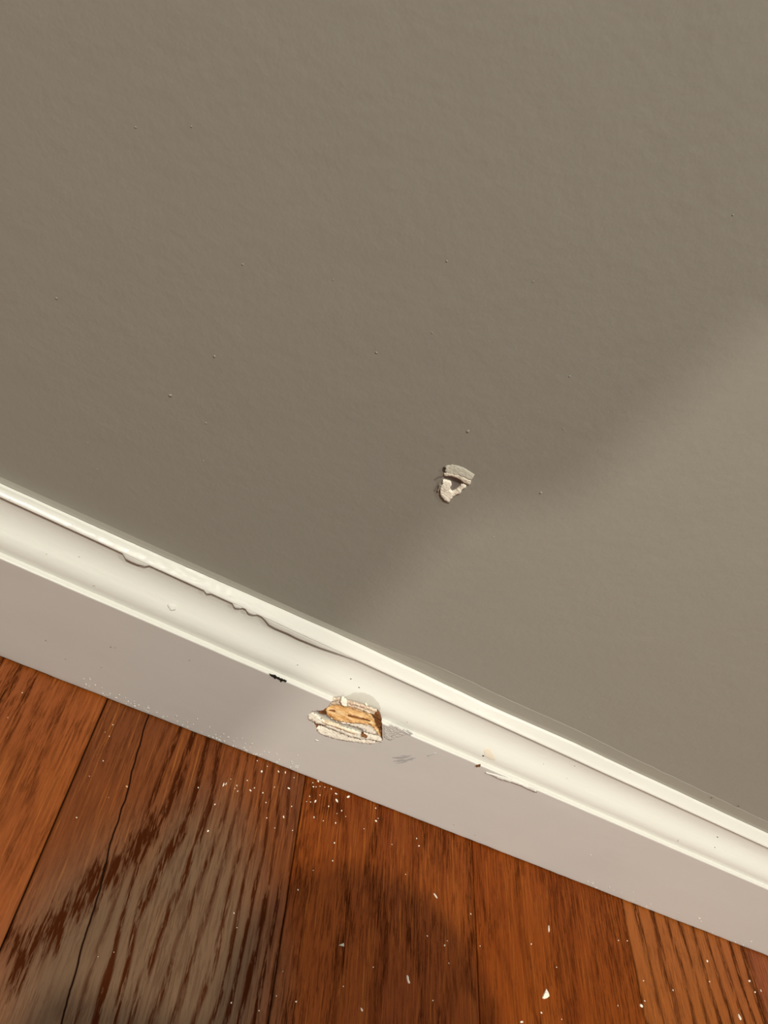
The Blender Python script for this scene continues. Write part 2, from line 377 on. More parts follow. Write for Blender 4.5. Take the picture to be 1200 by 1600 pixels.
o = relief('paint_ridge', [(390, 240), (410, 235), (425, 300), (420, 330), (385, 325), (370, 290)], YW, lambda s: .0001, [M_dent], seed=2.3, rough=.00003, **K)

# ------------------------------------------------------------------ baseboard: flat board and moulded cap, swept along the wall
base = struct(empty('baseboard_back', (0, YB * S, 0)), 'white baseboard with moulded cap and a splintered gouge at its ledge', 'baseboard')
GO = dict(ox=460, oy=1080, sc=7.5)
gouge_px = [(160, 290), (205, 235), (330, 225), (395, 180), (430, 125), (545, 110), (640, 145), (780, 185), (900, 235), (965, 255), (1010, 320), (1030, 390), (1030, 480), (1035, 580), (930, 605), (820, 610), (640, 585), (470, 550), (330, 500), (260, 460), (250, 400)]
gouge = px_poly(gouge_px, 460, 1080, 7.5, YB)
topx = [(-9, .2850), (-.165, .2795), (.017, .2823), (.11, .2845), (.204, .2869), (.33, .290), (.4678, .2905), (.60, .2885), (.7825, .2925), (.9224, .2920), (1.24, .2915), (9, .291)]
def ztop(x):
    for (a, za), (b, zb) in zip(topx, topx[1:]):
        if a <= x <= b: return za + (zb - za) * (x - a) / (b - a) - .0074
    return .2826
def arc(p0, p1, p2, n):
    return [tuple((1 - t) ** 2 * a + 2 * t * (1 - t) * b + t * t * c for a, b, c in zip(p0, p1, p2)) for t in [i / n for i in range(n + 1)]]
def xs_samples():
    out = []; x = -3.6
    g0, g1 = min(p[0] for p in gouge) - .01, max(p[0] for p in gouge) + .01
    while x < 4.2:
        out.append(x)
        if g0 - .002 < x < g1: x += .0009
        elif -.25 < x < 1.7: x += .004
        else: x += .08
    out.append(4.2); return out
XS = xs_samples()
def dent(x, d, z):
    """extra depth of the surface inside the gouge, and a flag"""
    # place the point as seen on the face plane, so the same outline cuts the ledge above it
    zz = z if z < .2 else .2 + (z - .2) * .9 + (d * 1.15)
    q = (x, zz)
    if not (min(p[0] for p in gouge) < x < max(p[0] for p in gouge)) or zz > .26 or zz < .1: return 0, False
    if inside(q, gouge):
        e = edge_dist(q, gouge); return .006 * sstep(0, .004, e) + .0012 * N(x * 60, zz * 240, 2), True
    return 0, False
def sweep(name, prof, mats, parent, disp, gm):
    verts = []; faces = []; mi = []
    pr = [prof(x) for x in XS]; n = len(pr[0])
    fl = []
    for x, P_ in zip(XS, pr):
        for d, z in P_:
            e, flag = dent(x, d, z); dd, dz = disp(x, d, z)
            verts.append((x * S, (YB + d + e + dd) * S, (z + dz) * S)); fl.append(flag)
    for i in range(len(XS) - 1):
        for k in range(n - 1):
            a = i * n + k; faces.append((a, a + n, a + n + 1, a + 1)); mi.append(1 if sum((fl[a], fl[a + n], fl[a + n + 1], fl[a + 1])) >= 3 else 0)
    me = mesh_from(name, verts, faces, mats)
    me.polygons.foreach_set('material_index', mi)
    o = new_obj(name, me); o.parent = parent; o.matrix_parent_inverse = Matrix.Translation(-parent.location)
    return o
def frange(a, b, n): return [a + (b - a) * i / n for i in range(n + 1)]
def board_prof(x):
    lo = .0018 + .0014 * max(0, N(x * 9, 3.3)) + .0008 * N(x * 45, 1.3)
    p = [(.012, lo + .0005), (.0012, lo), (.0003, lo + .001)] + [(0, z) for z in frange(lo + .003, .10, 14)] + [(0, z) for z in frange(.10, .1975, 110)[1:]]
    p += [(.0001, .1984), (.0004, .1992), (.0010, .1998), (.0020, .2001)] + [(d, .2001) for d in frange(.003, .012, 10)]
    return p
def board_disp(x, d, z):
    return (.0006 * N(x * 3, z * 6, 1) + .00018 * N(x * 30, z * 10, 7), .0004 * N(x * 6, 4.4) + .00022 * N(x * 40, 2.2) if z > .19 else 0)
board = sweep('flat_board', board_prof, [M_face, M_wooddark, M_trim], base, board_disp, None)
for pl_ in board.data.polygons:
    if pl_.center.z > .1983 * S and pl_.material_index == 0: pl_.material_index = 2  # ledge keeps the lighter trim colour, as if lit from above
cove = [(.0085, .1985), (.0087, .2012), (.0092, .2060), (.0102, .2112), (.0124, .2165), (.0163, .2218), (.0212, .2270), (.0262, .2326), (.0303, .2386), (.0332, .2449), (.0350, .2513), (.0360, .2575), (.0364, .2642)]
def catmull(pts, n):
    out = []
    for i in range(len(pts) - 1):
        p0, p1, p2, p3 = (Vector(pts[max(0, i - 1)]), Vector(pts[i]), Vector(pts[i + 1]), Vector(pts[min(len(pts) - 1, i + 2)]))
        for k in range(n):
            t = k / n; out.append(tuple(.5 * ((2 * p1) + (p2 - p0) * t + (2 * p0 - 5 * p1 + 4 * p2 - p3) * t * t + (3 * p1 - p0 - 3 * p2 + p3) * t ** 3)))
    out.append(tuple(pts[-1])); return out
COVE = catmull(cove, 5)
def lip(x):   # how far loose paint hangs below the bead
    px = [(.335, .0), (.345, .0035), (.37, .0060), (.40, .0052), (.44, .0030), (.50, .0012), (.56, .0)]
    v = 0
    for (a, va), (b, vb) in zip(px, px[1:]):
        if a <= x <= b: v = va + (vb - va) * (x - a) / (b - a)
    return v
def cap_prof(x):
    zt = ztop(x); 
    p = list(COVE)
    z0 = .2650
    p += [(.0362, z0), (.0345, z0 + .0001), (.0330, z0 + .0005), (.0321, z0 + .0016), (.0325, z0 + .0028), (.0335, z0 + .0040)]
    e = (.0455, zt - .0020)
    p += arc((.0350, z0 + .0052), (.0385, z0 + .0082), e, 8)
    p += [(.0470, zt - .0012), (.0495, zt - .0005), (.0515, zt), (.0545, zt + .0003)]
    return p
def cap_disp(x, d, z):
    up = sstep(.266, .272, z)
    lump = sstep(-.12, -.02, x) * sstep(.30, .1, x)
    return (.0003 * N(x * 8, z * 40, 5) + .0007 * up * lump * N(x * 150, z * 500, 3),
            up * (.0011 * N(x * 7, 8.8) + .0005 * N(x * 34, 6.6) + .0011 * lump * N(x * 130, z * 420, 1)) + (1 - up) * sstep(.25, .264, z) * .0004 * N(x * 12, 9.9))
cap = sweep('cap_molding', cap_prof, [M_trim, M_wooddark], base, cap_disp, None)

# caulk fillet between the cap and the wall, painted with the wall
def caulk_mesh():
    verts = []; faces = []; n = 9
    for x in XS:
        zt = ztop(x) + .0011 * N(x * 7, 8.8); w = .010 + .004 * N(x * 4, 5.5) + .014 * sstep(.33, .55, x); th = .0035 + .0012 * N(x * 5, 1.1)
        if x > .42: w += .0012 * N(x * 40, 3.1)
        P_ = [(.0495, zt - .003), (.0480, zt + .0004)] 
        for k in range(n - 4):
            t = k / (n - 5); d = .0489 + (.0016 + .0014 * (1 - sstep(.3, .6, x))) * t; P_.append((d + .0010 * math.sin(t * 1.57), zt + .001 + (w - .003) * t))
        P_ += [(.0516 + .0003 * (1 - sstep(.3, .6, x)), zt + w - .0006), (.0526, zt + w)]
        for d, z in P_: verts.append((x * S, (YB + d) * S, z * S))
    for i in range(len(XS) - 1):
        for k in range(n - 1): a = i * n + k; faces.append((a, a + n, a + n + 1, a + 1))
    return mesh_from('caulk_bead', verts, faces, [M_caulk])
ck = new_obj('caulk_bead', caulk_mesh()); ck.parent = base; ck.matrix_parent_inverse = Matrix.Translation(-base.location); ck['label'] = 'greige painted caulk line where cap meets wall'

# ---- the gouge: layers of torn wood and paint
gp = empty('splintered_gouge', (0, 0, 0), base); gp.matrix_parent_inverse = Matrix.Translation(-base.location)
gp['label'] = 'splintered gouge exposing orange wood under torn white layers'
K = dict(ox=460, oy=1080, sc=7.5, parent=gp, step=9, jg=8, back=.0028, rim=.55)
def lab(o, t): o['label'] = t; return o
lab(relief('bare_wood_patch', [(365, 225), (400, 190), (470, 165), (560, 172), (700, 212), (830, 262), (905, 305), (945, 365), (1000, 440), (1015, 505), (1000, 530), (960, 470), (900, 400), (800, 385), (700, 375), (600, 360), (520, 352), (430, 312), (385, 275)],
           YB, lambda s: -.0017 + .0020 * s, [M_wood], seed=11., rough=.0004, **K), 'orange bare wood at the middle of the gouge')
lab(relief('torn_white_layer', [(410, 295), (440, 312), (520, 345), (640, 372), (740, 372), (860, 390), (930, 440), (975, 495), (955, 508), (910, 500), (820, 462), (720, 415), (640, 392), (560, 380), (490, 352), (430, 325)],
           YB, lambda s: -.0006 + .0010 * s, [M_chipwhite], seed=12., rough=.0004, **K), 'upper torn white layer beneath the bare wood')
lab(relief('torn_white_layer', [(158, 300), (175, 262), (215, 258), (270, 300), (330, 348), (450, 388), (560, 428), (660, 462), (760, 492), (840, 510), (930, 525), (1000, 545), (1038, 585), (1000, 590), (900, 560), (800, 560), (700, 540), (600, 508), (500, 468), (420, 428), (330, 390), (250, 378), (215, 350), (170, 330)],
           YB, lambda s: -.0008 + .0017 * s, [M_chipwhite], seed=13., rough=.0004, **K), 'long middle ridge of torn white layers')
lab(relief('torn_white_layer', [(255, 428), (350, 445), (470, 480), (560, 508), (680, 540), (800, 560), (900, 560), (975, 572), (935, 605), (880, 612), (780, 600), (640, 585), (540, 568), (440, 545), (340, 508), (275, 478)],
           YB, lambda s: -.0006 + .0013 * s, [M_chipwhite], seed=14., rough=.0004, **K), 'lowest ridge of torn white layers')
lab(relief('weathered_strip', [(405, 185), (415, 140), (470, 122), (545, 118), (590, 150), (660, 160), (780, 192), (900, 238), (965, 262), (950, 292), (880, 270), (780, 232), (690, 205), (600, 178), (520, 165), (450, 168)],
           YB, lambda s: -.0022 + .0012 * s, [M_woodpink], seed=15., rough=.0005, **K), 'weathered pinkish upper lip of the gouge')
lab(relief('tan_layer', [(325, 352), (380, 362), (470, 392), (560, 430), (640, 458), (730, 490), (700, 498), (610, 468), (520, 432), (430, 402), (350, 378)], YB, lambda s: .0003 + .0004 * s, [M_woodtan], seed=25., rough=.0002, **K), 'thin tan wood layer above the middle ridge')
for c_ in ([(630, 286), (650, 287), (705, 300), (780, 318), (850, 336), (890, 356), (850, 342), (780, 323), (690, 304), (650, 293)], [(785, 495), (835, 508), (855, 525), (845, 532), (820, 515), (790, 508)], [(400, 222), (440, 226), (480, 236), (475, 239), (435, 230)], [(470, 408), (560, 440), (555, 446), (470, 414)]):
    relief('dark_crack', c_, YB, .0014 if c_[0][1] > 480 else (.0006 if c_[0][1] > 400 else .0003), [M_wooddark], seed=26., rough=.0001, **dict(K, jg=2))
lab(relief('grey_shadow_gap', [(200, 250), (250, 215), (320, 230), (370, 250), (420, 320), (520, 365), (660, 410), (780, 465), (900, 505), (980, 525), (900, 540), (720, 490), (560, 430), (400, 375), (280, 330)],
           YB, lambda s: -.0017 + .0003 * s, [M_putty], seed=16., rough=.0003, **K), 'recessed gap between the torn ridges, its shade in the grey colour')  # shade of the gap between ridges put into the grey colour
lab(relief('dark_splinter', [(250, 215), (300, 222), (365, 235), (380, 270), (340, 270), (290, 250)], YB, lambda s: -.0004 + .0006 * s, [M_wooddark], seed=17., rough=.0003, **K), 'dark brown splinter at the gouge end')
lab(relief('dark_splinter', [(925, 285), (965, 258), (1000, 300), (1015, 350), (1022, 395), (1000, 425), (1015, 505), (990, 450), (960, 395), (945, 350)], YB, lambda s: -.0002, [M_wooddark], seed=18., rough=.0004, **K), 'dark brown end grain beside the ledge')
lab(relief('paint_curl', [(540, 112), (560, 105), (615, 155), (600, 168), (570, 150)], YB, lambda s: .0002 + .001 * s, [M_chipwhite], seed=19., rough=.0002, **K), 'small white curl of paint')
# dull filler smear on the cap above the gouge, following the moulding
def cap_depth(z):
    pr = COVE
    for (a, za), (b, zb) in zip(pr, pr[1:]):
        if za <= z <= zb: return a + (b - a) * (z - za) / max(zb - za, 1e-9)
    return pr[-1][0]
def on_cap(px, py):
    lo, hi = .0085, .0300
    r = ray(px, py)
    best = None
    for i in range(200):
        z = .2 + (.2642 - .2) * i / 199; d = cap_depth(z); t = (YB + d) / r.y; zz = 1 + r.z * t
        e = abs(zz - z)
        if best is None or e < best[0]: best = (e, Vector((r.x * t, YB + d, z)))
    return best[1]
def cap_patch(name, pts, ox, oy, sc, lift, m, seed=1., step=20, jg=4, rough=.00008):
    pp = jag(pts, step, jg, seed); pl = [(ox + x / sc, oy + y / sc) for x, y in pp]
    xs = [p[0] for p in pl]; ys = [p[1] for p in pl]; d = max(max(xs) - min(xs), max(ys) - min(ys)) / 26
    P_ = [Vector(q) for q in pl]; n = len(P_); x = min(xs)
    while x < max(xs):
        y = min(ys)
        while y < max(ys):
            if inside((x, y), pl) and edge_dist((x, y), pl) > d * .5: P_.append(Vector((x, y)))
            y += d
        x += d
    v, e, f, *_ = delaunay_2d_cdt(P_, [(i, (i + 1) % n) for i in range(n)], [], 0, 1e-6)
    f = [tuple(t) for t in f if inside(sum((v[i] for i in t), Vector((0, 0))) / len(t), pl)]
    verts = []; bot = []
    for q in v:
        p = on_cap(q.x, q.y) * S; l = lift * (.5 + .5 * sstep(0, d * 2, edge_dist((q.x, q.y), pl))) + rough * N(p.x * 900, p.z * 900, seed)
        verts.append(p + Vector((0, -l, l * .35))); bot.append(p + Vector((0, .0006, 0)))
    nv = len(verts); faces = list(f); cnt = {}
    for t in f:
        for i in range(len(t)):
            a, b = t[i], t[(i + 1) % len(t)]; cnt.setdefault((min(a, b), max(a, b)), []).append((a, b))
    for l in cnt.values():
        if len(l) == 1: a, b = l[0]; faces.append((b, a, a + nv, b + nv))
    me = mesh_from(name, verts + bot, faces, [m]); bm = bmesh.new(); bm.from_mesh(me)
    bmesh.ops.delete(bm, geom=[q for q in bm.verts if not q.link_faces], context='VERTS'); bmesh.ops.recalc_face_normals(bm, faces=bm.faces); bm.to_mesh(me); bm.free()
    o = new_obj(name, me); o.parent = base; o.matrix_parent_inverse = Matrix.Translation(-base.location); return o
lab(cap_patch('filler_smear', [(600, 60), (700, 15), (820, 18), (920, 65), (990, 140), (1008, 200), (990, 245), (960, 250), (860, 205), (760, 165), (650, 130), (560, 100)], 460, 1080, 7.5, .00025, M_putty, 21.), 'round dull grey filler smear on the cap above the gouge')
lab(cap_patch('filler_fleck', [(820, 140), (838, 132), (860, 158), (845, 172)], 460, 1080, 7.5, .0008, M_chipwhite, 22., 10, 1), 'white fleck on the filler smear')
lab(cap_patch('paint_drip', [(785, 735), (800, 728), (825, 740), (822, 758), (800, 760)], 0, 700, 3, .0007, M_trim, 23., 8, 1), 'small raised paint drip on the cap')
M_stain = paint('rust_stain', (0.68, 0.61, 0.50), rough=0.4, spec=0.4, bumps=((500, .2, .0002),), var=0.1)
lab(cap_patch('rusty_stain', [(372, 1150), (400, 1125), (440, 1130), (450, 1160), (480, 1200), (490, 1255), (440, 1245), (385, 1215)], 700, 1000, 6.667, .00006, M_stain, 24., 15, 3, .00003), 'faint tan stain on the cap')
for i, (px, py, r) in enumerate([(755, 1181, .0006), (548, 1061, .0004), (561, 1074, .0004), (465, 1039, .0003), (1121, 1308, .0005), (1117, 1324, .0004), (898, 1197, .0003), (400, 892, .0003)]):
    p = on_cap(px, py) * S; bm = bmesh.new(); bmesh.ops.create_icosphere(bm, subdivisions=2, radius=r, matrix=Matrix.Diagonal((1.2, .5, .8, 1)))
    me = bpy.data.meshes.new('dark_speck'); bm.to_mesh(me); bm.free(); me.materials.append(M_grime)
    o = new_obj('dark_speck', me); o.location = p; o.parent = base; o.matrix_parent_inverse = Matrix.Translation(-base.location)
# loose paint hanging off the lower edge of the bead
def loose(pts_top, drop, seed):
    """pts_top: image points along the lip's lower edge"""
    verts = []; faces = []; n = len(pts_top); rows = 5
    for i, (px, py) in enumerate(pts_top):
        q = on_y(px, py, YB + .0322)
        u = i / (n - 1); tp = min(1, min(u, 1 - u) * 5) ; top = Vector((q.x, YB + .0328, .2668)); zb = .2666 + (min(q.z, .2664) - .2666) * (.15 + .85 * tp)
        for k in range(rows):
            t = k / (rows - 1); p = top.lerp(Vector((q.x, YB + .0322 + .0022 * (1 - tp), zb)), t); p.y -= .0010 * math.sin(t * 1.7) * drop
            verts.append(p * S)
    for i in range(n - 1):
        for k in range(rows - 1): a = i * rows + k; faces.append((a, a + rows, a + rows + 1, a + 1))
    me = mesh_from('loose_paint', verts, faces, [M_trim]); o = new_obj('loose_paint', me); o.parent = base; o.matrix_parent_inverse = Matrix.Translation(-base.location)
    sd = o.modifiers.new('thick', 'SOLIDIFY'); sd.thickness = .0002; return o
lab(loose([(409, 963), (413, 970), (420, 976), (430, 981), (440, 985), (452, 990), (465, 997), (480, 1003), (500, 1011), (520, 1018), (540, 1027), (555, 1036)], 1, 1), 'long loose paint lip lifting below the top bead')
lab(loose([(190, 866), (197, 873), (205, 877), (215, 881), (226, 884), (233, 886)], 1, 2), 'short loose paint lip near the far left')
loose([(318, 922), (323, 927), (330, 930)], .8, 3); loose([(362, 944), (367, 949), (374, 950), (380, 950)], .8, 4); loose([(383, 953), (389, 958), (396, 960), (404, 960)], .8, 4)

# marks on the flat board
K = dict(ox=300, oy=860, sc=6.667, parent=base, back=.0004)
def fmark(name, pts, m, t=None, **kw):
    k = dict(K); k.update(kw); o = relief(name, pts, YB, k.pop('front', .00012), [m], **k); o.matrix_parent_inverse = Matrix.Translation(-base.location)
    if t: o['label'] = t
    return o
fmark('missing_paint', [(805, 1292), (830, 1295), (870, 1305), (895, 1325), (925, 1338), (955, 1345), (985, 1370), (960, 1365), (940, 1360), (925, 1372), (915, 1350), (880, 1335), (865, 1338), (850, 1322), (825, 1310)], M_grime, 'small black chip under the ledge left of the gouge', step=9, jg=6, rough=.0001, front=.0003)
for k_, (x0, y0, x1, y1, wd) in enumerate([(613, 1184, 640, 1183, 3.0), (614, 1189, 646, 1187, 3.4), (618, 1193, 640, 1190, 2.2), (625, 1181, 645, 1181, 1.6), (636, 1186, 652, 1184, 1.6)]):
    n_ = 7; up_ = []; dn_ = []
    for q_ in range(n_):
        t_ = q_ / (n_ - 1); h_ = wd * .5 * (math.sin(math.pi * t_) + .15); xx = x0 + (x1 - x0) * t_; yy = y0 + (y1 - y0) * t_
        up_.append((xx, yy - h_)); dn_.append((xx, yy + h_))
    fmark('grey_scuff', up_ + dn_[::-1], M_smudge, 'grey rubbed streak on the board right of the gouge', ox=0, oy=0, sc=1, step=2, jg=.5, rough=.00001, front=.00003)
for x0, y0, x1, y1 in ((608, 1137, 614, 1147), (612, 1150, 622, 1141), (620, 1146, 632, 1140), (632, 1143, 642, 1149), (636, 1141, 645, 1147), (604, 1149, 610, 1154), (668, 1181, 682, 1176)):
    fmark('scratch_line', [(x0, y0 - .5), (x1, y1 - .35), (x1, y1 + .35), (x0, y0 + .5)], M_smudge, ox=0, oy=0, sc=1, step=4, jg=.2, rough=.00001, front=.0004)
M_scratch = paint('scratched_paint', (0.63, 0.605, 0.57), rough=0.7, spec=0.3, bumps=((900, .8, .0008),), var=0.12)
fmark('scratched_patch', [(600, 1134), (612, 1132), (628, 1140), (641, 1147), (625, 1150), (610, 1157), (600, 1152)], M_scratch, 'scratched paint just right of the gouge', ox=0, oy=0, sc=1, step=3, jg=1.2, rough=.00012, front=.00015)
fmark('flaked_paint', [(388, 1375), (470, 1392), (560, 1420), (680, 1460), (770, 1492), (800, 1515), (870, 1530), (930, 1560), (925, 1582), (870, 1560), (800, 1528), (740, 1500), (640, 1470), (540, 1440), (480, 1412), (420, 1385)], M_trim, 'flaked white paint edge hanging from the ledge', ox=700, oy=1000, sc=6.667, step=15, jg=4, rough=.00015, front=lambda s: .0004 + .0008 * s)
fmark('brown_speck', [(288, 1310), (300, 1300), (340, 1300), (335, 1315), (295, 1318)], M_wooddark, ox=700, oy=1000, sc=6.667, step=9, jg=3, front=.0004)
fmark('brown_speck', [(860, 1545), (880, 1550), (920, 1580), (900, 1580), (870, 1562)], M_wooddark, ox=700, oy=1000, sc=6.667, step=9, jg=3, front=.0006)
for px, py, r, m in [(495, 1157, .0011, M_face), (173, 1011, .0004, M_wooddark), (180, 1012, .0003, M_wooddark), (102, 1030, .0003, M_wooddark), (158, 1043, .0003, M_wooddark), (1093, 1435, .0007, M_chipwhite), (1174, 1471, .0006, M_chipwhite),
                     (296, 1032, .0003, M_wooddark), (923, 1336, .0006, M_face), (709, 1289, .0003, M_wooddark), (742, 1305, .0003, M_wooddark), (660, 1215, .0003, M_face)]:
    bm = bmesh.new(); bmesh.ops.create_icosphere(bm, subdivisions=2, radius=r, matrix=Matrix.Diagonal((1.2, .35, .8, 1)))
    me = bpy.data.meshes.new('speck'); bm.to_mesh(me); bm.free(); me.materials.append(m); me.polygons.foreach_set('use_smooth', [True] * len(me.polygons))
    o = new_obj('speck' if m is M_wooddark else 'paint_nib', me); o.location = on_y(px, py, YB) * S; o.parent = base; o.matrix_parent_inverse = Matrix.Translation(-base.location)
for px, py in [(1112, 1247), (1154, 1260)]:
    bm = bmesh.new(); bmesh.ops.create_icosphere(bm, subdivisions=2, radius=.0006, matrix=Matrix.Diagonal((1.3 if px > 1130 else .9, .4, .6, 1)))
    me = bpy.data.meshes.new('dark_speck'); bm.to_mesh(me); bm.free(); me.materials.append(M_wooddark)
    o = new_obj('dark_speck', me); o.location = on_y(px, py, YW - .003) * S; o.parent = base; o.matrix_parent_inverse = Matrix.Translation(-base.location)

# brushed ridges of dried paint along the foot, glints put in as paler paint
bm = bmesh.new(); rr = random.Random(5)
for k_ in range(110):
    px = rr.uniform(130, 470) if k_ < 95 else rr.uniform(900, 1190)
    yl = 1028 + px * .3905
    p = on_y(px, yl - abs(rr.gauss(0, 1)) * 9 - 4, YB) * S
    L_ = rr.uniform(.0003, .0013)
    bmesh.ops.create_icosphere(bm, subdivisions=1, radius=1, matrix=Matrix.Translation(p) @ Matrix.Rotation(rr.uniform(-.25, .25), 4, 'Y') @ Matrix.Diagonal((rr.uniform(.00018, .0004), .0004, L_ * 1.2, 1)))
me = bpy.data.meshes.new('brush_ridges'); bm.to_mesh(me); bm.free(); me.materials.append(M_trim); me.polygons.foreach_set('use_smooth', [True] * len(me.polygons))
o = new_obj('brush_ridges', me); o.parent = base; o.matrix_parent_inverse = Matrix.Translation(-base.location); o['kind'] = 'stuff'; o['label'] = 'glossy brushed paint ridges along the foot of the board'

# ------------------------------------------------------------------ added shadow casters, unseen outside the frame
def box(name, x0, x1, y0, y1, z0, z1, m, label=None, cat=None, parent=None):
    v = [(x, y, z) for x in (x0, x1) for y in (y0, y1) for z in (z0, z1)]
    f = [(0, 1, 3, 2), (4, 6, 7, 5), (0, 4, 5, 1), (2, 3, 7, 6), (0, 2, 6, 4), (1, 5, 7, 3)]
    o = new_obj(name, mesh_from(name, v, f, [m], smooth=False), parent)
    if label: struct(o, label, cat)
    return o

def prism(name, outline, y0, y1, m, label, cat):
    n = len(outline); v = [(x, y0, z) for x, z in outline] + [(x, y1, z) for x, z in outline]
    f = [tuple(range(n)), tuple(reversed(range(n, 2 * n)))] + [(i, (i + 1) % n, n + (i + 1) % n, n + i) for i in range(n)]
    o = new_obj(name, mesh_from(name, v, f, [m], smooth=False)); bm = bmesh.new(); bm.from_mesh(o.data); bmesh.ops.recalc_face_normals(bm, faces=bm.faces); bm.to_mesh(o.data); bm.free()
    return struct(o, label, cat)
prism('shadow_wall', [(-1.4, 0), (-.422, 0), (-.427, .753), (-.401, .776), (-.408, 2.05), (1.6, 2.05), (1.6, 0), (2.4, 0), (2.4, 2.42), (-1.4, 2.42)], -1.20, -1.30, M_wall, 'added greige wall out of view, its notched opening shaping the wall shadow', 'wall')  # added unseen wall, notched edge shaped to cast the wall shadow
ps_ = empty('shadow_table', (.083, -.120, 0)); ps_['label'] = 'added round side table out of view, casting the floor shadow'; ps_['category'] = 'side table'  # added unseen table, placed to cast the round floor shadow
M_stand = raw_wood('stand_wood', (.10, .04, .015), (.18, .08, .03), (.22, .10, .04))
def lathe(name, prof, parent, cx=0, cy=0):
    n = 40; v = []; f = []
    for r, z in prof: v += [(cx + r * math.cos(2 * math.pi * k / n), cy + r * math.sin(2 * math.pi * k / n), z) for k in range(n)]
    for i in range(len(prof) - 1):
        for k in range(n): f.append((i * n + k, i * n + (k + 1) % n, (i + 1) * n + (k + 1) % n, (i + 1) * n + k))
    return new_obj(name, mesh_from(name, v, f, [M_stand]), parent)
lathe('table_top', [(0, .485), (.062, .485), (.068, .489), (.069, .495), (.067, .500), (0, .5005)], ps_)
lathe('column', [(0, .006), (.010, .006), (.008, .02), (.008, .486), (0, .486)], ps_, -.118, -.010)
arm_ = box('arm', -.118, -.03, -.018, -.002, .476, .486, M_stand, parent=ps_)
lathe('foot', [(0, 0), (.060, 0), (.062, .003), (.058, .007), (0, .008)], ps_, -.100, -.010)

# ------------------------------------------------------------------ paint crumbs and flakes lying on the floor
def flake_mesh(name, L, W, T, m, seed, pts=9):
    rnd = random.Random(seed); bm = bmesh.new(); top = []; bot = []
    for i in range(pts):
        a = 2 * math.pi * i / pts; r = rnd.uniform(.65, 1.1)
        x, y = math.cos(a) * L * r * .5, math.sin(a) * W * r * .5
        top.append(bm.verts.new((x * .88, y * .88, T * rnd.uniform(.7, 1.2)))); bot.append(bm.verts.new((x, y, 0)))
    c = bm.verts.new((0, 0, T * 1.35))
    for i in range(pts):
        j = (i + 1) % pts; bm.faces.new((top[i], top[j], c)); bm.faces.new((bot[i], bot[j], top[j], top[i]))
    bm.faces.new(list(reversed(bot))); bmesh.ops.recalc_face_normals(bm, faces=bm.faces)
    me = bpy.data.meshes.new(name); bm.to_mesh(me); bm.free(); me.materials.append(m); return me
def put(px, py, size_px, aspect=1.6, ang=None, m=M_crumb, name='paint_crumb', label='', group=None, poly=None, T=None):
    p = on_floor(px, py); q = on_floor(px + 1, py); k = (q - p).length
    L = size_px * k * S * .9; rnd = random.Random(int(px * 31 + py))
    if ang is None: a = rnd.uniform(0, math.pi)
    else:
        q = on_floor(px + math.cos(ang) * 4, py + math.sin(ang) * 4); a = math.atan2(q.y - p.y, q.x - p.x)
    t = T or min(.0008, max(.00025, L * .22))
    if poly:
        bm = bmesh.new(); P_ = [on_floor(x, y) - p for x, y in poly]
        lo = [bm.verts.new((v.x * S, v.y * S, 0)) for v in P_]; hi = [bm.verts.new((v.x * S * .95, v.y * S * .95, t * rnd.uniform(.6, 1.4))) for v in P_]
        n = len(P_); c = bm.verts.new((0, 0, t * 1.4))
        for i in range(n): j = (i + 1) % n; bm.faces.new((hi[i], hi[j], c)); bm.faces.new((lo[i], lo[j], hi[j], hi[i]))
        bm.faces.new(list(reversed(lo))); bmesh.ops.recalc_face_normals(bm, faces=bm.faces); me = bpy.data.meshes.new(name); bm.to_mesh(me); bm.free(); me.materials.append(m); a = 0
    else: me = flake_mesh(name, L, L / aspect, t, m, int(px * 7 + py * 13))
    o = new_obj(name, me); o.location = (p.x * S, p.y * S, -.00002); o.rotation_euler = (0, 0, a)
    o['label'] = label; o['category'] = 'paint flake' if m is not M_tan else 'wood crumb'
    if group: o['group'] = group
    return o
# ones that can be told apart
put(853, 1553, 18, name='paint_flake', poly=[(853, 1545), (856, 1552), (858, 1557), (854, 1560), (850, 1561), (847, 1559), (849, 1553)], m=M_chipwhite, label='largest pale wedge-shaped paint flake on the floor near the bottom edge', T=.0009)
put(637, 1531, 12, 3.6, 1.3, name='paint_flake', label='slender white paint sliver on the dark shaded floorboard')
put(533, 1477, 8, name='paint_flake', poly=[(529, 1477), (536, 1474), (537, 1479)], m=M_putty, label='small dull triangular paint flake on the middle floorboard')
put(349, 1226, 8, 3, -1.3, name='paint_flake', label='tallest of the pair of upright white slivers on the striped floorboard')
put(353, 1225, 6, 3, -1.2, name='paint_flake', label='shorter of the pair of upright white slivers on the striped floorboard')
put(484, 1212, 7, 2, .2, name='paint_flake', label='bright white flake touching the baseboard right of the seam')
put(815, 1597, 6, 2.4, 0, name='paint_flake', label='white flake cut by the bottom edge of the photo')
put(198, 1229, 5, 1.4, .6, m=M_tan, name='wood_crumb', label='tan wood crumb beside the long crack in the floorboard')
put(1002, 1572, 5, 1.5, .8, name='paint_flake', label='white flake at the edge of the orange striped floorboard')
put(1155, 1589, 6, 1.8, 1.1, name='paint_flake', label='white flake in the bottom right corner of the floor')
put(565, 1578, 6, 2, 1.2, name='paint_flake', label='curled white flake near the bottom edge on the middle floorboard')
put(857, 1452, 9, 5, 1.5, name='paint_sliver', label='thin upright hair-like paint sliver right of the centre seam')
put(680, 1400, 8, 5, .9, name='paint_sliver', label='thin slanting paint sliver left of the centre seam')
put(544, 1245, 6, 1.8, -.5, name='paint_flake', label='white flake nearest the baseboard below the grey scuff')
put(526, 1251, 6, 2, 1.1, name='paint_flake', label='oblong white flake just left of the flake below the scuff')
cr = {}
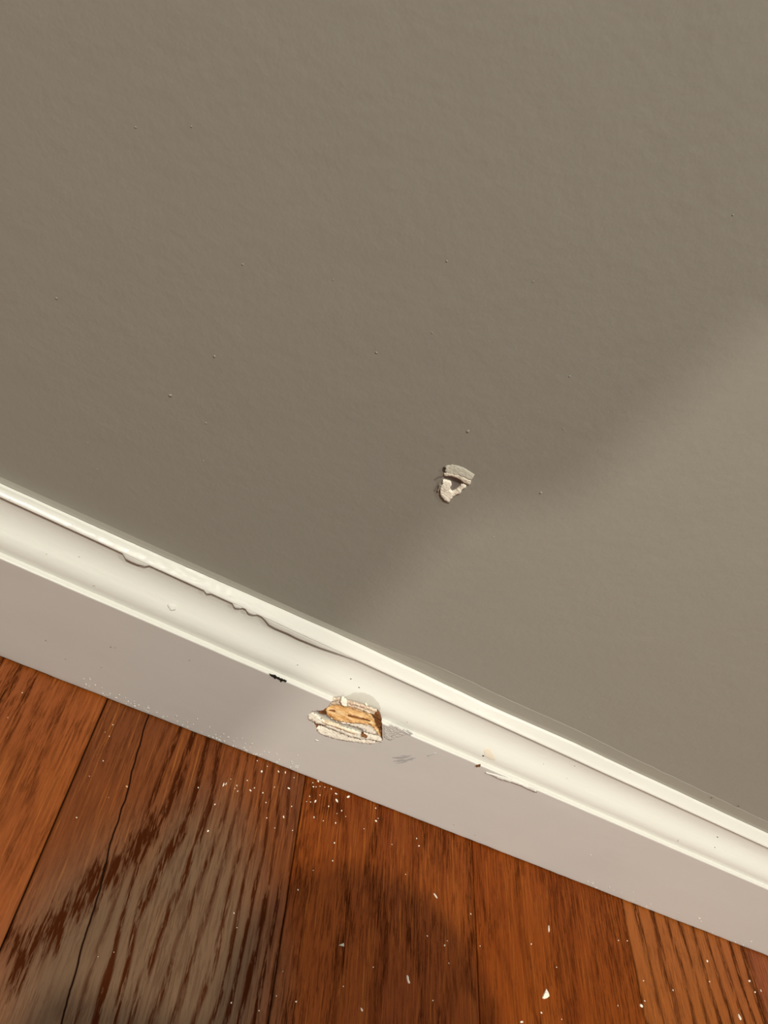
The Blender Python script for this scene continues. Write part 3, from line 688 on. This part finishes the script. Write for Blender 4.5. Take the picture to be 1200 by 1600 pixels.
def crumbs(ox, oy, sc, pts, label, group):
    for x, y, s in pts: put(ox + x / sc, oy + y / sc, s, random.Random(x * 3 + y).uniform(1.1, 2.2), label=label, group=group)
crumbs(300, 1180, 4, [(435, 102, 4), (583, 108, 4), (605, 207, 4.5), (345, 158, 2.6), (280, 190, 3), (285, 225, 2.8), (365, 220, 4.2), (443, 235, 2.6), (515, 200, 2.6), (143, 308, 2.8), (462, 296, 3), (572, 385, 4.5), (100, 473, 4.2),
        (38, 205, 2), (242, 150, 2), (470, 70, 2), (408, 35, 2.5), (637, 140, 2), (622, 320, 2.4), (517, 455, 2), (467, 393, 2.4), (628, 470, 2), (540, 102, 4), (390, 205, 2.2), (268, 208, 2)],
       'tiny white paint crumb on the striped grey-brown floorboard', 'paint crumbs on the striped floorboard')
crumbs(300, 1180, 4, [(787, 160, 5), (762, 388, 4), (770, 288, 5), (715, 290, 2.2), (740, 293, 2.2), (758, 198, 3), (755, 172, 2.2), (800, 250, 2.6), (735, 257, 2.2), (898, 240, 3), (870, 210, 3), (935, 347, 3.2), (905, 365, 2), (897, 423, 3),
        (960, 383, 2), (820, 410, 2.6), (853, 320, 2.6), (890, 548, 3), (878, 660, 2.6), (1150, 412, 4), (1148, 330, 2.4), (1163, 395, 2), (1075, 460, 2), (757, 720, 2), (663, 842, 2.4), (775, 198, 2), (800, 195, 2), (830, 200, 2), (905, 243, 2.5)],
       'tiny white paint crumb below the gouge on the red-brown floorboard', 'paint crumbs right below the gouge')
crumbs(300, 1380, 4, [(262, 188, 2.4), (280, 278, 2), (660, 40, 2.4), (650, 740, 3.5), (527, 705, 2.4), (245, 747, 3), (418, 797, 2.4), (945, 645, 2.6), (1132, 525, 2.2), (567, 552, 2.2)],
       'faint paint crumb near the bottom edge of the floor', 'faint crumbs near the bottom edge')
crumbs(600, 1300, 4, [(395, 680, 2.4), (378, 708, 3.4), (270, 650, 3), (305, 1053, 2.6), (542, 512, 2.4), (218, 87, 2.6), (203, 40, 2.2), (135, 265, 2), (405, 820, 2.2), (50, 78, 2)],
       'tiny paint crumb left of the centre seam in the shaded floor', 'crumbs in the shaded floor')
crumbs(600, 1300, 4, [(920, 700, 2.4), (983, 1130, 3), (1110, 1170, 2), (600, 713, 1.8), (1078, 845, 1.8)], 'tiny paint crumb right of the centre seam', 'crumbs right of the centre seam')
crumbs(880, 1380, 3.75, [(843, 457, 3), (857, 577, 2.6), (1090, 573, 3.4), (1123, 638, 2.2), (323, 335, 2), (375, 338, 2), (477, 690, 2.4), (470, 572, 2.6), (643, 627, 2), (320, 717, 2), (1158, 630, 2.2)],
       'tiny pale crumb on the boards at the lower right', 'crumbs on the right-hand boards')
crumbs(0, 1020, 2.4, [(83, 150, 2.6), (423, 270, 2.4), (410, 313, 2.4), (387, 405, 2.6), (335, 463, 2.2), (287, 618, 3), (407, 543, 1.8), (29, 243, 2.6), (394, 298, 1.8)],
       'tiny pale crumb on the orange boards at the far left', 'crumbs on the left-hand boards')
crumbs(0, 1020, 2.4, [(805, 570, 2.2), (743, 505, 2.2), (427, 1123, 2), (367, 1140, 1.8), (877, 975, 2)], 'tiny pale speck on the grey part of the floorboard', 'specks on the worn floorboard')
